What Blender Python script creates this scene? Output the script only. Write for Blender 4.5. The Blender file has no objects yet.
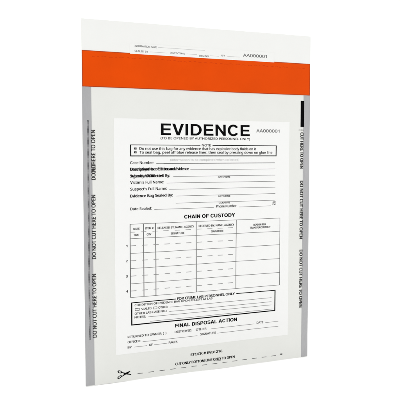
import bpy, bmesh, math, os, random
from mathutils import Matrix, Vector

# ------------------------------------------------------------------ camera, world, lamps
scene = bpy.context.scene
col = scene.collection

cam_data = bpy.data.cameras.new('camera')
cam = bpy.data.objects.new('camera', cam_data)
col.objects.link(cam)
cam_data.sensor_width = 36.0
cam_data.lens = 36.0 * 647.08 / 400.0
cam_data.clip_start = 0.01
cam_data.clip_end = 100.0
R = Matrix(((0.92608117, 0.02599554, -0.37642781),
            (-0.37732348, 0.06166438, -0.92402624),
            (-0.00080837, 0.99775836, 0.06691495))).to_4x4()
cam.matrix_world = Matrix.Translation((-0.11848971, -0.5611521, 0.20429361)) @ R
scene.camera = cam

world = bpy.data.worlds.new('World')
scene.world = world
world.use_nodes = True
bgn = world.node_tree.nodes['Background']
bgn.inputs['Color'].default_value = (1.0, 1.0, 0.99, 1)
bgn.inputs['Strength'].default_value = 0.55

def softbox(name, loc, target, sx, sy, power):
    d = bpy.data.lights.new(name, 'AREA')
    d.shape = 'RECTANGLE'; d.size = sx; d.size_y = sy; d.energy = power
    o = bpy.data.objects.new(name, d)
    o.location = loc
    o.rotation_euler = (Vector(target) - Vector(loc)).to_track_quat('-Z', 'Y').to_euler()
    col.objects.link(o)
    return o

softbox('softbox_lamp', (-1.5, -1.8, 0.32), (0.1, 0.0, 0.05), 1.2, 0.6, 12.5)
softbox('softbox_lamp', (1.6, -1.8, 0.32), (0.1, 0.0, 0.05), 1.2, 0.6, 8.5)
softbox('overhead_lamp', (0.1, -0.35, 3.2), (0.1, -0.3, 0.0), 3.2, 3.0, 105)

scene.view_settings.view_transform = 'Standard'
scene.view_settings.look = 'None'
scene.view_settings.exposure = 0.0
scene.view_settings.gamma = 1.0

# ------------------------------------------------------------------ materials
def mat(name, color, rough=0.45, bump=0.0, bump_scale=60.0, mottle=0.0, spec=0.5, stretch=(1, 1, 1)):
    m = bpy.data.materials.new(name)
    m.use_nodes = True
    nt = m.node_tree
    p = nt.nodes['Principled BSDF']
    p.inputs['Roughness'].default_value = rough
    p.inputs['Specular IOR Level'].default_value = spec
    p.inputs['Base Color'].default_value = (*color, 1)
    tc = nt.nodes.new('ShaderNodeTexCoord')
    mp = nt.nodes.new('ShaderNodeMapping')
    mp.inputs['Scale'].default_value = stretch
    nt.links.new(tc.outputs['Object'], mp.inputs['Vector'])
    if mottle:
        n = nt.nodes.new('ShaderNodeTexNoise')
        n.inputs['Scale'].default_value = 35.0; n.inputs['Detail'].default_value = 6.0
        nt.links.new(mp.outputs['Vector'], n.inputs['Vector'])
        r = nt.nodes.new('ShaderNodeValToRGB')
        r.color_ramp.elements[0].position = 0.3; r.color_ramp.elements[1].position = 0.7
        r.color_ramp.elements[0].color = (*[c * (1 - mottle) for c in color], 1)
        r.color_ramp.elements[1].color = (*[min(1, c * (1 + mottle)) for c in color], 1)
        nt.links.new(n.outputs['Fac'], r.inputs['Fac'])
        nt.links.new(r.outputs['Color'], p.inputs['Base Color'])
    if bump:
        n = nt.nodes.new('ShaderNodeTexNoise')
        n.inputs['Scale'].default_value = bump_scale; n.inputs['Detail'].default_value = 5.0
        nt.links.new(mp.outputs['Vector'], n.inputs['Vector'])
        b = nt.nodes.new('ShaderNodeBump')
        b.inputs['Strength'].default_value = bump; b.inputs['Distance'].default_value = 0.001
        nt.links.new(n.outputs['Fac'], b.inputs['Height'])
        nt.links.new(b.outputs['Normal'], p.inputs['Normal'])
    return m

M_BACK = mat('white_sweep', (0.93, 0.93, 0.925), 0.9, mottle=0.004)
M_FILM = mat('frosted_film', (0.614, 0.619, 0.594), 0.45, bump=0.12, mottle=0.012, spec=0.3)
M_FLAP = mat('white_film', (0.672, 0.675, 0.660), 0.45, bump=0.10, mottle=0.008, spec=0.3)
M_FORM = mat('white_print', (0.684, 0.686, 0.678), 0.5, bump=0.08, mottle=0.005)
M_PATCH = mat('white_label_print', (0.676, 0.679, 0.664), 0.45, bump=0.10, spec=0.34)
M_SEAM = mat('grey_film', (0.312, 0.312, 0.320), 0.45, bump=0.3, bump_scale=300, mottle=0.06, stretch=(3.0, 1, 0.5))
M_SEAMLINE = mat('dark_grey_print', (0.05, 0.05, 0.055), 0.5)
M_ORANGE = mat('orange_tape', (0.600, 0.055, 0.0), 0.5, bump=0.10, bump_scale=90, mottle=0.04, spec=0.05)
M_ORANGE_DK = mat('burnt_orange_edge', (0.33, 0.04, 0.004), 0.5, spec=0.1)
M_ORANGE_MID = mat('pressed_orange', (0.47, 0.036, 0.001), 0.5, spec=0.05)
M_INK = mat('black_ink', (0.004, 0.004, 0.0045), 0.8, spec=0.0)
M_INK_GREY = mat('thin_grey_ink', (0.11, 0.11, 0.11), 0.6, spec=0.3)
M_INK_SOFT = mat('soft_black_ink', (0.03, 0.03, 0.03), 0.7, spec=0.1)
M_INK_DASH = mat('pale_dash_ink', (0.20, 0.20, 0.20), 0.6, spec=0.2)
M_INK_FAINT = mat('faint_grey_ink', (0.36, 0.36, 0.36), 0.6, spec=0.3)

# ------------------------------------------------------------------ setting: white studio sweep
def make_backdrop():
    bm = bmesh.new()
    prof = [(-4.0, -0.0004), (1.2, -0.0004)]
    r = 0.8
    for k in range(1, 17):
        a = math.pi / 2 * k / 16
        prof.append((1.2 + r * math.sin(a), -0.0004 + r * (1 - math.cos(a))))
    prof.append((2.0, 4.0))
    xs = (-4.0, 4.5)
    rows = [[bm.verts.new((x, y, z)) for x in xs] for y, z in prof]
    for a, b in zip(rows, rows[1:]):
        f = bm.faces.new((a[0], a[1], b[1], b[0])); f.smooth = True
    me = bpy.data.meshes.new('backdrop'); bm.to_mesh(me); bm.free()
    me.materials.append(M_BACK)
    o = bpy.data.objects.new('backdrop', me)
    o['kind'] = 'structure'
    col.objects.link(o)
make_backdrop()

# ------------------------------------------------------------------ evidence bag (millimetres, origin at the lower left corner)
W, H = 228.6, 322.9
SEAM_TOP = 264.9         # lower edge of the orange strip
STRIP_TOP = 296.0

def ss(a, b, t):
    t = max(0.0, min(1.0, (t - a) / (b - a)))
    return t * t * (3 - 2 * t)

def swell(x, z):         # how far the front film stands proud: contents-free pouch, slightly puffed and rippled
    side = ss(0, 40, x) * ss(0, 40, W - x)
    pouch = side * ss(0, 45, z) * ss(0, 45, 275 - z)
    rip = 1.5 * (0.13 * math.sin(0.055 * x + 0.031 * z + 0.6) + 0.10 * math.sin(-0.038 * x + 0.083 * z + 2.0)
           + 0.06 * math.sin(0.11 * x - 0.06 * z) + 0.04 * math.sin(0.021 * x + 0.16 * z + 1.1))
    return 0.7 * pouch + rip * (0.35 + 0.65 * side)

bag = bpy.data.objects.new('evidence_bag', None)
bag.location = (W / 2000.0, 0, 0)
bag['label'] = 'flat white plastic evidence bag with orange closure strip and black printed custody form'
bag['category'] = 'evidence bag'
col.objects.link(bag)
bag.empty_display_size = 0.05

def P(x, z, off):        # bag millimetres -> metres relative to the Empty, lifted `off` mm off the front film
    return ((x - W / 2) / 1000.0, -(swell(x, z) + off) / 1000.0, z / 1000.0)

def link(name, bm, material, parent, label=None):
    me = bpy.data.meshes.new(name)
    bm.to_mesh(me); bm.free()
    me.materials.append(material)
    o = bpy.data.objects.new(name, me)
    col.objects.link(o)
    o.parent = parent
    if label: o['label'] = label
    return o

def sheet(name, x0, x1, z0, z1, off, th, material, parent, puff=False, step=3.0, label=None):
    """a film sheet with real thickness following the bag's front"""
    bm = bmesh.new()
    nx = max(1, int(round((x1 - x0) / step))); nz = max(1, int(round((z1 - z0) / step)))
    F, B = [], []
    for j in range(nz + 1):
        fr, br = [], []
        for i in range(nx + 1):
            x = x0 + (x1 - x0) * i / nx; z = z0 + (z1 - z0) * j / nz
            p = P(x, z, off)
            fr.append(bm.verts.new(p))
            yb = (swell(x, z) * 0.8 + th - off) / 1000.0 if puff else p[1] + th / 1000.0
            br.append(bm.verts.new((p[0], yb, p[2])))
        F.append(fr); B.append(br)
    for j in range(nz):
        for i in range(nx):
            f = bm.faces.new((F[j][i], F[j][i + 1], F[j + 1][i + 1], F[j + 1][i])); f.smooth = True
            f = bm.faces.new((B[j][i], B[j + 1][i], B[j + 1][i + 1], B[j][i + 1])); f.smooth = True
    ring = ([(0, i) for i in range(nx)] + [(j, nx) for j in range(nz)]
            + [(nz, i) for i in range(nx, 0, -1)] + [(j, 0) for j in range(nz, 0, -1)])
    # rim with its own vertices so that the front keeps its smooth shading
    for k, (j, i) in enumerate(ring):
        j2, i2 = ring[(k + 1) % len(ring)]
        q = [bm.verts.new(v.co) for v in (F[j][i], B[j][i], B[j2][i2], F[j2][i2])]
        bm.faces.new(q)
    return link(name, bm, material, parent, label)

# ---- printing helpers: everything adds flat ink shapes (mm) to a bmesh
def poly(bm, pts, off):
    bm.faces.new([bm.verts.new(P(x, z, off)) for x, z in pts])

def rect(bm, x0, x1, z0, z1, off, seg=4.0):
    nx = max(1, int(math.ceil(abs(x1 - x0) / seg))); nz = max(1, int(math.ceil(abs(z1 - z0) / seg)))
    g = [[bm.verts.new(P(x0 + (x1 - x0) * i / nx, z0 + (z1 - z0) * j / nz, off)) for i in range(nx + 1)] for j in range(nz + 1)]
    for j in range(nz):
        for i in range(nx):
            bm.faces.new((g[j][i], g[j][i + 1], g[j + 1][i + 1], g[j + 1][i]))

def hline(bm, x0, x1, z, w, off): rect(bm, x0, x1, z - w / 2, z + w / 2, off)
def vline(bm, x, z0, z1, w, off): rect(bm, x - w / 2, x + w / 2, z0, z1, off)

def frame(bm, x0, x1, z0, z1, ws, wt, wb, off, gap=None):
    rect(bm, x0, x0 + ws, z0, z1, off); rect(bm, x1 - ws, x1, z0, z1, off)
    rect(bm, x0 + ws, x1 - ws, z0, z0 + wb, off)
    if gap:
        rect(bm, x0 + ws, gap[0], z1 - wt, z1, off); rect(bm, gap[1], x1 - ws, z1 - wt, z1, off)
    else:
        rect(bm, x0 + ws, x1 - ws, z1 - wt, z1, off)

FONT = None
try:
    FONT = bpy.data.fonts.load(os.path.join(bpy.utils.system_resource('DATAFILES'), 'fonts', 'NotoSansHebrew-Regular.woff2'))
except Exception:
    FONT = None
# heavier weights strike the same letter several times, slightly apart (fractions of the cap height)
STRIKE = {'F': [(0, 0)], 'L': [(0, 0)], 'R': [(-0.035, 0.01), (0, -0.012), (0.035, 0.01)],
          'M': [(-0.042, 0.014), (0, -0.014), (0.042, 0.014)],
          'B': [(-0.07, 0.02), (-0.025, -0.02), (0.025, 0.02), (0.07, -0.02)]}
def glyphs(s):
    c = bpy.data.curves.new('lettering', 'FONT')
    c.body = s; c.size = 1.0; c.resolution_u = 3
    if FONT: c.font = FONT
    o = bpy.data.objects.new('lettering', c)
    col.objects.link(o)
    dg = bpy.context.evaluated_depsgraph_get()
    me = bpy.data.meshes.new_from_object(o.evaluated_get(dg))
    v = [tuple(p.co) for p in me.vertices]; f = [tuple(p.vertices) for p in me.polygons]
    bpy.data.objects.remove(o); bpy.data.curves.remove(c); bpy.data.meshes.remove(me)
    return v, f

# a bold grotesque drawn by hand for the headings: polygons on a 720-unit cap height
def _r(x0, z0, x1, z1): return [(x0, z0), (x1, z0), (x1, z1), (x0, z1)]
def _ring(cx, cz, rx, rz, ix, iz, a0, a1, n=26):
    out = []
    for k in range(n):
        t0 = math.radians(a0 + (a1 - a0) * k / n); t1 = math.radians(a0 + (a1 - a0) * (k + 1) / n)
        out.append([(cx + rx * math.cos(t0), cz + rz * math.sin(t0)), (cx + rx * math.cos(t1), cz + rz * math.sin(t1)),
                    (cx + ix * math.cos(t1), cz + iz * math.sin(t1)), (cx + ix * math.cos(t0), cz + iz * math.sin(t0))])
    return out
_ST = _r(76, 0, 221, 720)
HEAVY = {
    'E': (667, [_ST, _r(221, 0, 621, 124), _r(221, 302, 590, 422), _r(221, 597, 610, 720)]),
    'F': (611, [_ST, _r(221, 597, 587, 720), _r(221, 292, 545, 412)]),
    'H': (722, [_r(71, 0, 216, 720), _r(506, 0, 651, 720), _r(216, 297, 506, 423)]),
    'I': (278, [_r(64, 0, 214, 720)]),
    'L': (611, [_ST, _r(221, 0, 583, 124)]),
    'T': (611, [_r(233, 0, 379, 597), _r(14, 597, 598, 720)]),
    'V': (667, [[(19, 720), (175, 720), (334, 185), (254, 0)], [(648, 720), (493, 720), (334, 185), (415, 0)], [(254, 0), (415, 0), (334, 185)]]),
    'A': (722, [[(20, 0), (174, 0), (361, 560), (276, 720)], [(702, 0), (548, 0), (361, 560), (446, 720)], [(276, 720), (446, 720), (361, 560)],
                [(224, 150), (498, 150), (460, 265), (262, 265)]]),
    'N': (722, [_r(69, 0, 208, 720), _r(515, 0, 654, 720), [(208, 720), (208, 480), (515, 0), (515, 240)]]),
    'Y': (667, [_r(261, 0, 407, 282), [(15, 720), (179, 720), (334, 430), (261, 282)], [(653, 720), (489, 720), (334, 430), (407, 282)], [(261, 282), (407, 282), (334, 430)]]),
    'D': (722, [_ST, _r(221, 597, 361, 720), _r(221, 0, 361, 123)] + _ring(361, 360, 324, 360, 174, 237, -90, 90)),
    'P': (667, [_ST, _r(221, 600, 400, 720), _r(221, 254, 400, 374)] + _ring(400, 487, 227, 233, 80, 113, -90, 90)),
    'O': (778, _ring(389, 360, 345, 378, 196, 250, 0, 360, 40)),
    'C': (722, _ring(374, 360, 330, 378, 180, 250, 34, 326, 36)),
    'U': (722, [_r(72, 250, 217, 720), _r(506, 250, 651, 720)] + _ring(361.5, 250, 289.5, 268, 144.5, 142, 180, 360)),
    'S': (667, _ring(334, 530, 285, 208, 145, 84, 14, 270) + _ring(334, 202, 295, 244, 150, 120, 90, -166)),
}
def heavy(bm, s, x0, x1, zc, cap, off):
    x = 0; shapes = []
    for ch in s:
        if ch == ' ': x += 278; continue
        w, ps = HEAVY[ch]
        shapes += [[(px + x, pz) for px, pz in q] for q in ps]; x += w
    xa = min(p[0] for q in shapes for p in q); xb = max(p[0] for q in shapes for p in q)
    thick = (-0.03, 0.03) if cap < 5 else (0,)         # small headings are struck a little heavier
    for n, q in [(n, q) for n in range(len(thick)) for q in shapes]:
        poly(bm, [(thick[n] * cap + x0 + (p[0] - xa) / (xb - xa) * (x1 - x0), zc + (p[1] / 720 - 0.5) * cap) for p in q], off + 0.004 * n)

_cap = []
def text(bm, s, x0, x1, zc, cap, off, weight='M', turn=0):
    """lettering fitted between x0 and x1 (bag mm), cap height `cap`, centred on zc.
    turn=1 reads upwards: x0,x1 are then heights and zc the column's middle; turn=-1 reads downwards"""
    if weight == 'X': return heavy(bm, s, x0, x1, zc, cap, off)
    if not _cap:
        hv, _ = glyphs('H')
        _cap[:] = [min(p[1] for p in hv), max(p[1] for p in hv)]
    lo, hi = _cap
    v, f = glyphs(s)
    xa = min(p[0] for p in v); xb = max(p[0] for p in v)
    for n, (dx, dz) in enumerate(STRIKE[weight]):
        vs = []
        for p in v:
            a = (p[0] - xa) / (xb - xa) * abs(x1 - x0) + dx * cap
            if x1 < x0: a = -a
            b = ((p[1] - lo) / (hi - lo) - 0.5 + dz) * cap
            if turn == 0: q = (x0 + a, zc + b)
            elif turn == 1: q = (zc - b, x0 + a)
            else: q = (zc + b, x0 + a)
            vs.append(bm.verts.new(P(q[0], q[1], off + 0.004 * n)))
        for t in f:
            try: bm.faces.new([vs[i] for i in t])
            except ValueError: pass

TEXT = [
    ('title', 'EVIDENCE', 71.5, 161.5, 229.1, 10.51, 'X'),
    ('title', '(TO BE OPENED BY AUTHORIZED PERSONNEL ONLY)', 71.3, 161.6, 221.1, 2.05, 'R'),
    ('serial', 'AA000001', 168.6, 193.8, 229.1, 2.95, 'R'),
    ('note', 'NOTE', 111.7, 120.7, 214.8, 2.05, 'M'),
    ('note', 'Do not use this bag for any evidence that has explosive body fluids on it', 51.3, 168.2, 211.6, 2.32, 'M'),
    ('note', 'To seal bag, peel off blue release liner, then seal by pressing down on glue line', 51.3, 186.1, 208.2, 2.34, 'M'),
    ('fields', '(information to be completed when collected)', 80.4, 150.2, 201.3, 1.87, 'F'),
    ('fields', 'Case Number', 42.5, 64.7, 198.9, 2.34, 'M'),
    ('fields', 'Description/No. of Items and Evidence', 42.4, 98.6, 193.1, 2.55, 'B'),
    ('fields', 'Submitted/Collected By:', 42.4, 79.9, 187.0, 2.54, 'B'),
    ('fields', "Victim's Full Name:", 42.3, 74.2, 181.2, 2.45, 'M'),
    ('fields', "Suspect's Full Name:", 42.3, 76.9, 175.2, 2.45, 'M'),
    ('fields', 'Evidence Bag Sealed By:', 42.2, 82.7, 169.0, 2.46, 'B'),
    ('fields', 'Date Sealed:', 42.1, 62.4, 157.4, 2.36, 'M'),
    ('fields', 'DATE/TIME', 128.2, 140.8, 185.0, 1.52, 'M'),
    ('fields', 'DATE/TIME', 128.6, 141.1, 166.7, 1.53, 'M'),
    ('fields', 'SIGNATURE', 129.1, 140.7, 160.5, 1.53, 'M'),
    ('fields', 'Phone Number', 126.5, 147.5, 157.2, 2.3, 'M'),
    ('fields', 'AM', 186.8, 189.9, 159.7, 1.58, 'M'),
    ('fields', 'PM', 186.8, 189.9, 157.5, 1.58, 'M'),
    ('table', 'CHAIN OF CUSTODY', 94.0, 145.8, 148.5, 3.4, 'X'),
    ('table', 'DATE', 44.9, 50.6, 139.3, 1.73, 'M'),
    ('table', 'TIME', 45.2, 50.0, 133.6, 1.73, 'M'),
    ('table', 'ITEM #', 56.1, 64.0, 139.2, 1.74, 'M'),
    ('table', 'QTY', 57.5, 61.8, 133.7, 1.74, 'M'),
    ('table', 'RELEASED BY: NAME, AGENCY', 68.0, 103.8, 139.1, 1.86, 'M'),
    ('table', 'SIGNATURE', 80.7, 94.0, 133.4, 1.77, 'M'),
    ('table', 'RECEIVED BY: NAME, AGENCY', 108.6, 144.9, 139.2, 1.91, 'M'),
    ('table', 'SIGNATURE', 121.3, 133.8, 133.6, 1.82, 'M'),
    ('table', 'REASON FOR', 165.8, 179.5, 138.1, 1.87, 'M'),
    ('table', 'TRANSFER/CUSTODY', 161.8, 184.5, 135.3, 1.87, 'M'),
    ('table', '1', 37.9, 39.2, 124.0, 2.0, 'M'),
    ('table', '2', 37.8, 39.3, 110.4, 2.0, 'M'),
    ('table', '3', 37.8, 39.3, 96.4, 2.01, 'M'),
    ('table', '4', 37.7, 39.4, 82.7, 2.01, 'M'),
    ('lab', 'FOR CRIME LAB PERSONNEL ONLY', 86.7, 146.0, 72.0, 2.31, 'B'),
    ('lab', 'CONDITION OF EVIDENCE BAG UPON RECEIPT AT LAB', 45.6, 122.4, 69.4, 1.89, 'M'),
    ('lab', 'SEALED', 51.7, 61.5, 65.3, 1.95, 'M'),
    ('lab', 'OTHER:', 68.3, 77.4, 65.2, 1.97, 'M'),
    ('lab', 'OTHER LAB CASE NO.:', 45.6, 76.4, 61.5, 1.96, 'M'),
    ('lab', 'NOTES:', 45.5, 56.0, 58.1, 1.95, 'M'),
    ('disposal', 'FINAL DISPOSAL ACTION', 84.7, 148.4, 46.6, 3.35, 'X'),
    ('disposal', 'RETURNED TO OWNER: (  )', 38.8, 75.8, 40.6, 1.96, 'M'),
    ('disposal', 'DESTROYED:', 84.2, 101.3, 40.7, 2.01, 'M'),
    ('disposal', 'OTHER', 105.4, 116.2, 40.7, 2.03, 'M'),
    ('disposal', 'DATE', 170.2, 177.4, 40.8, 2.11, 'M'),
    ('disposal', 'OFFICER:', 38.7, 50.6, 35.9, 1.95, 'M'),
    ('disposal', 'SIGNATURE', 110.0, 126.1, 35.8, 2.04, 'M'),
    ('disposal', 'BY', 38.7, 42.5, 31.0, 1.95, 'M'),
    ('disposal', 'OF', 59.2, 62.4, 31.1, 1.97, 'M'),
    ('disposal', 'PAGES', 78.2, 86.7, 31.2, 2.0, 'M'),
    ('cut', 'STOCK # EVB1216', 100.3, 133.0, 16.9, 2.34, 'B'),
    ('cut', 'CUT ONLY BOTTOM LINE ONLY TO OPEN', 85.1, 146.3, 9.6, 2.34, 'B'),
    ('flap', 'INFORMATION NAME', 47.5, 68.1, 302.4, 1.59, 'M'),
    ('flap', 'SEALED BY', 47.5, 59.9, 297.9, 1.59, 'M'),
    ('flap', 'DATE/TIME', 80.8, 95.4, 298.3, 1.44, 'M'),
    ('flap', 'ITEM NO', 109.2, 118.8, 297.3, 1.46, 'M'),
    ('flap', 'BY', 132.0, 135.6, 298.8, 1.48, 'M'),
    ('flap', 'AA000001', 154.3, 179.5, 300.4, 2.84, 'R'),
]
RULES = [
    ('fields', 66.9, 189.2, 198.1),
    ('fields', 100.1, 189.7, 192.2),
    ('fields', 83.3, 189.7, 186.1),
    ('fields', 76.9, 189.7, 180.1),
    ('fields', 79.3, 189.8, 174.3),
    ('fields', 86.2, 189.8, 168.0),
    ('fields', 85.7, 189.1, 161.4),
    ('fields', 64.8, 123.9, 156.2),
    ('fields', 150.1, 184.9, 156.0),
    ('lab', 79.4, 186.2, 64.7),
    ('lab', 78.9, 186.2, 60.6),
    ('lab', 58.4, 186.2, 57.4),
    ('lab', 60.3, 187.4, 53.1),
    ('disposal', 121.4, 167.4, 40.0),
    ('disposal', 179.6, 194.2, 40.0),
    ('disposal', 53.0, 106.9, 34.8),
    ('disposal', 127.7, 194.3, 35.0),
    ('disposal', 44.8, 57.3, 30.7),
    ('disposal', 64.0, 76.8, 30.8),
    ('flap', 69.4, 115.2, 302.4),
    ('flap', 61.8, 77.9, 297.9),
    ('flap', 97.4, 107.2, 298.2),
    ('flap', 120.3, 129.4, 297.9),
    ('flap', 137.7, 151.2, 298.4),
]
def put(group, bm, off):
    for g, s, x0, x1, zc, cap, w in TEXT:
        if g == group: text(bm, s, x0, x1, zc, cap, off, w)
def rules(group, bm, w, off):
    for g, x0, x1, z in RULES:
        if g == group: hline(bm, x0, x1, z, w, off)

# ---- the pouch and the lip above it
sheet('pouch_film', 0, W, 0, 284, 0.0, 0.55, M_FILM, bag, puff=True)
flap = sheet('header_flap', 0, W, 284.2, H, 0.0, 0.3, M_FLAP, bag)

# ---- orange closure strip
strip = sheet('closure_strip', 0.25, W - 0.35, SEAM_TOP, STRIP_TOP, 0.22, 0.2, M_ORANGE, bag)
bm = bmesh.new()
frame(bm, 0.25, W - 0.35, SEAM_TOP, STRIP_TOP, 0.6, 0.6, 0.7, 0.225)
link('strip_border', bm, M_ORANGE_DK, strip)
bm = bmesh.new()
random.seed(4)
x = 9.0
while x < 222:                      # scalloped tamper-evident cuts pressed into the tape
    z = 291.2 + random.uniform(-0.5, 0.4); l = random.uniform(2.2, 4.6)
    n = 6
    up = [(x + l * k / n, z + 0.55 * math.sin(math.pi * k / n)) for k in range(n + 1)]
    dn = [(x + l * k / n, z - 0.28 + 0.40 * math.sin(math.pi * k / n)) for k in range(n, -1, -1)]
    for k in range(n):
        poly(bm, [up[k], up[k + 1], dn[n - k - 1], dn[n - k]], 0.225)
    x += l + random.uniform(1.0, 3.2)
link('perforation', bm, M_ORANGE_MID, strip)

# ---- writing block on the lip
sheet('label_patch', 43.3, 187.7, 295.35, 304.6, 0.235, 0.23, M_PATCH, flap)
bm = bmesh.new(); put('flap', bm, 0.27); link('header_lettering', bm, M_INK_GREY, flap)
bm = bmesh.new(); rules('flap', bm, 0.26, 0.26); link('header_rules', bm, M_INK_FAINT, flap)

# ---- grey side seams
LSEAM = sheet('side_seam', 0, 8.1, 0.3, SEAM_TOP - 0.1, 0.10, 0.09, M_SEAM, bag, label='wider grey left seam with a dark printed line')
RSEAM = sheet('side_seam', 221.2, W, 0.3, SEAM_TOP - 0.1, 0.10, 0.09, M_SEAM, bag, label='grey right seam under a black bar')
bm = bmesh.new()
z = 41.5
while z < 235.5:                    # a column of tiny ticks
    k = (z - 41.5) / 194
    rect(bm, 3.35 + 0.75 * k, 4.75 + 0.75 * k, z, z + 0.55, 0.14); z += 0.95
link('seam_ticks', bm, M_SEAMLINE, LSEAM)
bm = bmesh.new()
for k in range(48):
    a = 41.5 + 194 * k / 48; b = 41.5 + 194 * (k + 1) / 48
    rect(bm, 4.62 + 0.75 * k / 48, 4.87 + 0.75 * k / 48, a, b, 0.13)
link('seam_line', bm, M_SEAMLINE, LSEAM)
WARN = 'DO NOT CUT HERE TO OPEN'
bm = bmesh.new()
text(bm, WARN, 114.1, 170.7, 8.9, 3.5, 0.20, 'M', 1)
text(bm, WARN, 43.5, 100.6, 8.7, 3.5, 0.20, 'M', 1)
text(bm, 'HERE TO OPEN', 197.5, 227.4, 9.2, 3.5, 0.20, 'M', 1)
text(bm, 'DO NOT', 184.2, 199.0, 9.2, 3.5, 0.20, 'M', 1)
text(bm, 'CUT', 189.5, 197.6, 9.2, 3.5, 0.21, 'B', 1)
link('warning_lettering', bm, M_INK_SOFT, LSEAM)
bm = bmesh.new()
text(bm, WARN, 110.4, 51.9, 219.9, 3.4, 0.20, 'B', -1)
text(bm, WARN, 179.9, 121.8, 219.8, 3.4, 0.20, 'B', -1)
text(bm, 'CUT HERE TO OPEN', 228.0, 192.5, 219.7, 3.4, 0.20, 'B', -1)
hline(bm, 215.8, 222.0, 230.6, 0.5, 0.2); vline(bm, 219.7, 229.6, 231.8, 0.5, 0.21)
link('warning_lettering', bm, M_INK_SOFT, RSEAM)
bm = bmesh.new(); rect(bm, 217.9, 221.9, 233.6, 259.4, 0.2); link('black_bar', bm, M_INK, bag)

# ---- the printed white form
form = sheet('form_panel', 27.7, 205.2, 25.2, 238.2, 0.08, 0.07, M_FORM, bag)
I = 0.16
bm = bmesh.new(); put('title', bm, I); link('title_lettering', bm, M_INK, form)
bm = bmesh.new(); put('serial', bm, I); link('serial_number', bm, M_INK_GREY, form)

bm = bmesh.new()
frame(bm, 42.5, 190.9, 204.5, 215.1, 1.0, 0.62, 0.85, I, gap=(110.2, 122.4))
put('note', bm, I)
for z in (211.6, 208.2):            # little bullets: a ring with a stroke
    frame(bm, 46.2, 48.5, z - 0.9, z + 0.9, 0.6, 0.5, 0.5, I); rect(bm, 46.8, 47.9, z - 0.2, z + 0.2, I)
link('note_box', bm, M_INK, form)

bm = bmesh.new()
for g, s, x0, x1, zc, cap, w in TEXT:
    if g == 'fields' and x0 < 50: text(bm, s, x0, x1, zc, cap, I, w)
text(bm, 'Description of Items', 42.5, 86.0, 193.0, 2.5, I + 0.02, 'M')      # the misprint: two lines struck over each other
text(bm, 'Agency/Collected', 42.5, 73.0, 186.9, 2.5, I + 0.02, 'M')
link('field_lettering', bm, M_INK, form)
bm = bmesh.new()
for g, s, x0, x1, zc, cap, w in TEXT:
    if w == 'F': text(bm, s, x0, x1, zc, cap, I, w)
link('fine_print', bm, M_INK_FAINT, form)
for name, words in (('rule_caption', ('DATE/TIME', 'SIGNATURE')), ('phone_caption', ('Phone Number',)), ('time_choice', ('AM', 'PM'))):
    bm = bmesh.new()
    for g, s, x0, x1, zc, cap, w in TEXT:
        if g == 'fields' and x0 > 100 and s in words: text(bm, s, x0, x1, zc, cap, I, w)
    link(name, bm, M_INK, form)
bm = bmesh.new(); rules('fields', bm, 0.36, I - 0.02)
hline(bm, 74.0, 189.2, 198.1, 0.62, I - 0.01)
link('field_rules', bm, M_INK_GREY, form)

# chain of custody table
bm = bmesh.new()
XL, XR = 41.8, 195.1
rows = [143.6, 130.5, 117.1, 103.3, 89.4, 76.8]
for k, z in enumerate(rows): hline(bm, XL, XR, z, 0.40, I - 0.02)
for x, w in ((XL, 0.75), (54.4, 0.75), (65.9, 0.75), (106.0, 0.62), (147.3, 0.60), (XR, 0.55)):
    vline(bm, x, rows[-1], rows[0], w, I)
link('custody_grid', bm, M_INK_GREY, form)
bm = bmesh.new()
for zc in (124.0, 110.4, 96.4, 82.8):
    x = 42.2
    while x < 145:
        hline(bm, x, x + 5.1, zc, 0.5, I + 0.01); x += 10.75
for x0, x1 in ((42.3, 46.5), (52.0, 57.0), (63.0, 68.0), (73.3, 78.5), (84.6, 89.8), (95.2, 100.6), (107, 111.5), (117.2, 122.4), (127.8, 133), (138.5, 143.8)):
    hline(bm, x0, x1, 136.3, 0.42, I + 0.01)
link('entry_dashes', bm, M_INK_DASH, form)
for name, heading in (('custody_heading', True), ('table_lettering', False)):
    bm = bmesh.new()
    for g, s, x0, x1, zc, cap, w in TEXT:
        if g == 'table' and (w == 'X') == heading: text(bm, s, x0, x1, zc, cap, I + 0.02, w)
    link(name, bm, M_INK, form)

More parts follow.
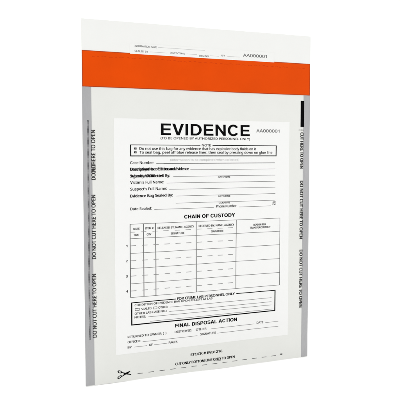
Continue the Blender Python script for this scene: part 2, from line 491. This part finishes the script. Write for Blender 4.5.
# crime lab box
bm = bmesh.new()
frame(bm, 42.2, 190.7, 50.9, 72.2, 1.15, 0.75, 1.0, I, gap=(85.5, 147.7))
put('lab', bm, I)
frame(bm, 45.8, 50.2, 64.2, 66.5, 0.35, 0.35, 0.35, I); frame(bm, 63.3, 67.1, 64.1, 66.4, 0.35, 0.35, 0.35, I)
link('lab_box', bm, M_INK, form)
bm = bmesh.new(); rules('lab', bm, 0.36, I - 0.02); link('lab_rules', bm, M_INK_GREY, form)

for g, s, x0, x1, zc, cap, w in TEXT:
    if g == 'disposal':
        bm = bmesh.new(); text(bm, s, x0, x1, zc, cap, I, w)
        link('disposal_heading' if w == 'X' else 'disposal_lettering', bm, M_INK, form)
bm = bmesh.new(); rules('disposal', bm, 0.34, I - 0.02); link('disposal_rules', bm, M_INK_GREY, form)

# ---- bottom cut line
bm = bmesh.new(); put('cut', bm, 0.08)
hline(bm, 124.6, 131.6, 7.9, 0.3, 0.08)
link('cut_lettering', bm, M_INK, bag)
bm = bmesh.new()
for k in range(14): hline(bm, 48 + 10.68 * k, 53.2 + 10.68 * k, 5.3, 0.55, 0.08)
rect(bm, 197.0, 199.4, 5.2, 6.6, 0.08)
link('cut_line', bm, M_INK_GREY, bag)

# scissors: two bows and two crossing blades
bm = bmesh.new()
def bow(cx, cz, rx, rz, ang, w):
    n = 20; ca, sa = math.cos(ang), math.sin(ang)
    def pt(t, k): 
        a, b = (rx * k) * math.cos(t), (rz * k) * math.sin(t)
        return (cx + a * ca - b * sa, cz + a * sa + b * ca)
    for i in range(n):
        t0, t1 = 2 * math.pi * i / n, 2 * math.pi * (i + 1) / n
        poly(bm, [pt(t0, 1), pt(t1, 1), pt(t1, w), pt(t0, w)], 0.08)
bow(31.2, 9.3, 2.3, 1.25, -0.45, 0.5)
bow(31.0, 4.5, 2.3, 1.25, 0.45, 0.5)
poly(bm, [(33.0, 8.9), (33.5, 8.1), (36.2, 6.4), (41.8, 5.1), (42.0, 5.7), (36.9, 7.6)], 0.09)
poly(bm, [(32.9, 4.9), (36.4, 7.7), (40.6, 8.9), (41.2, 8.1), (36.8, 6.1), (33.4, 4.6)], 0.10)
bow(36.0, 6.95, 0.9, 0.9, 0, 0.0001)
link('scissors_mark', bm, M_INK, bag)
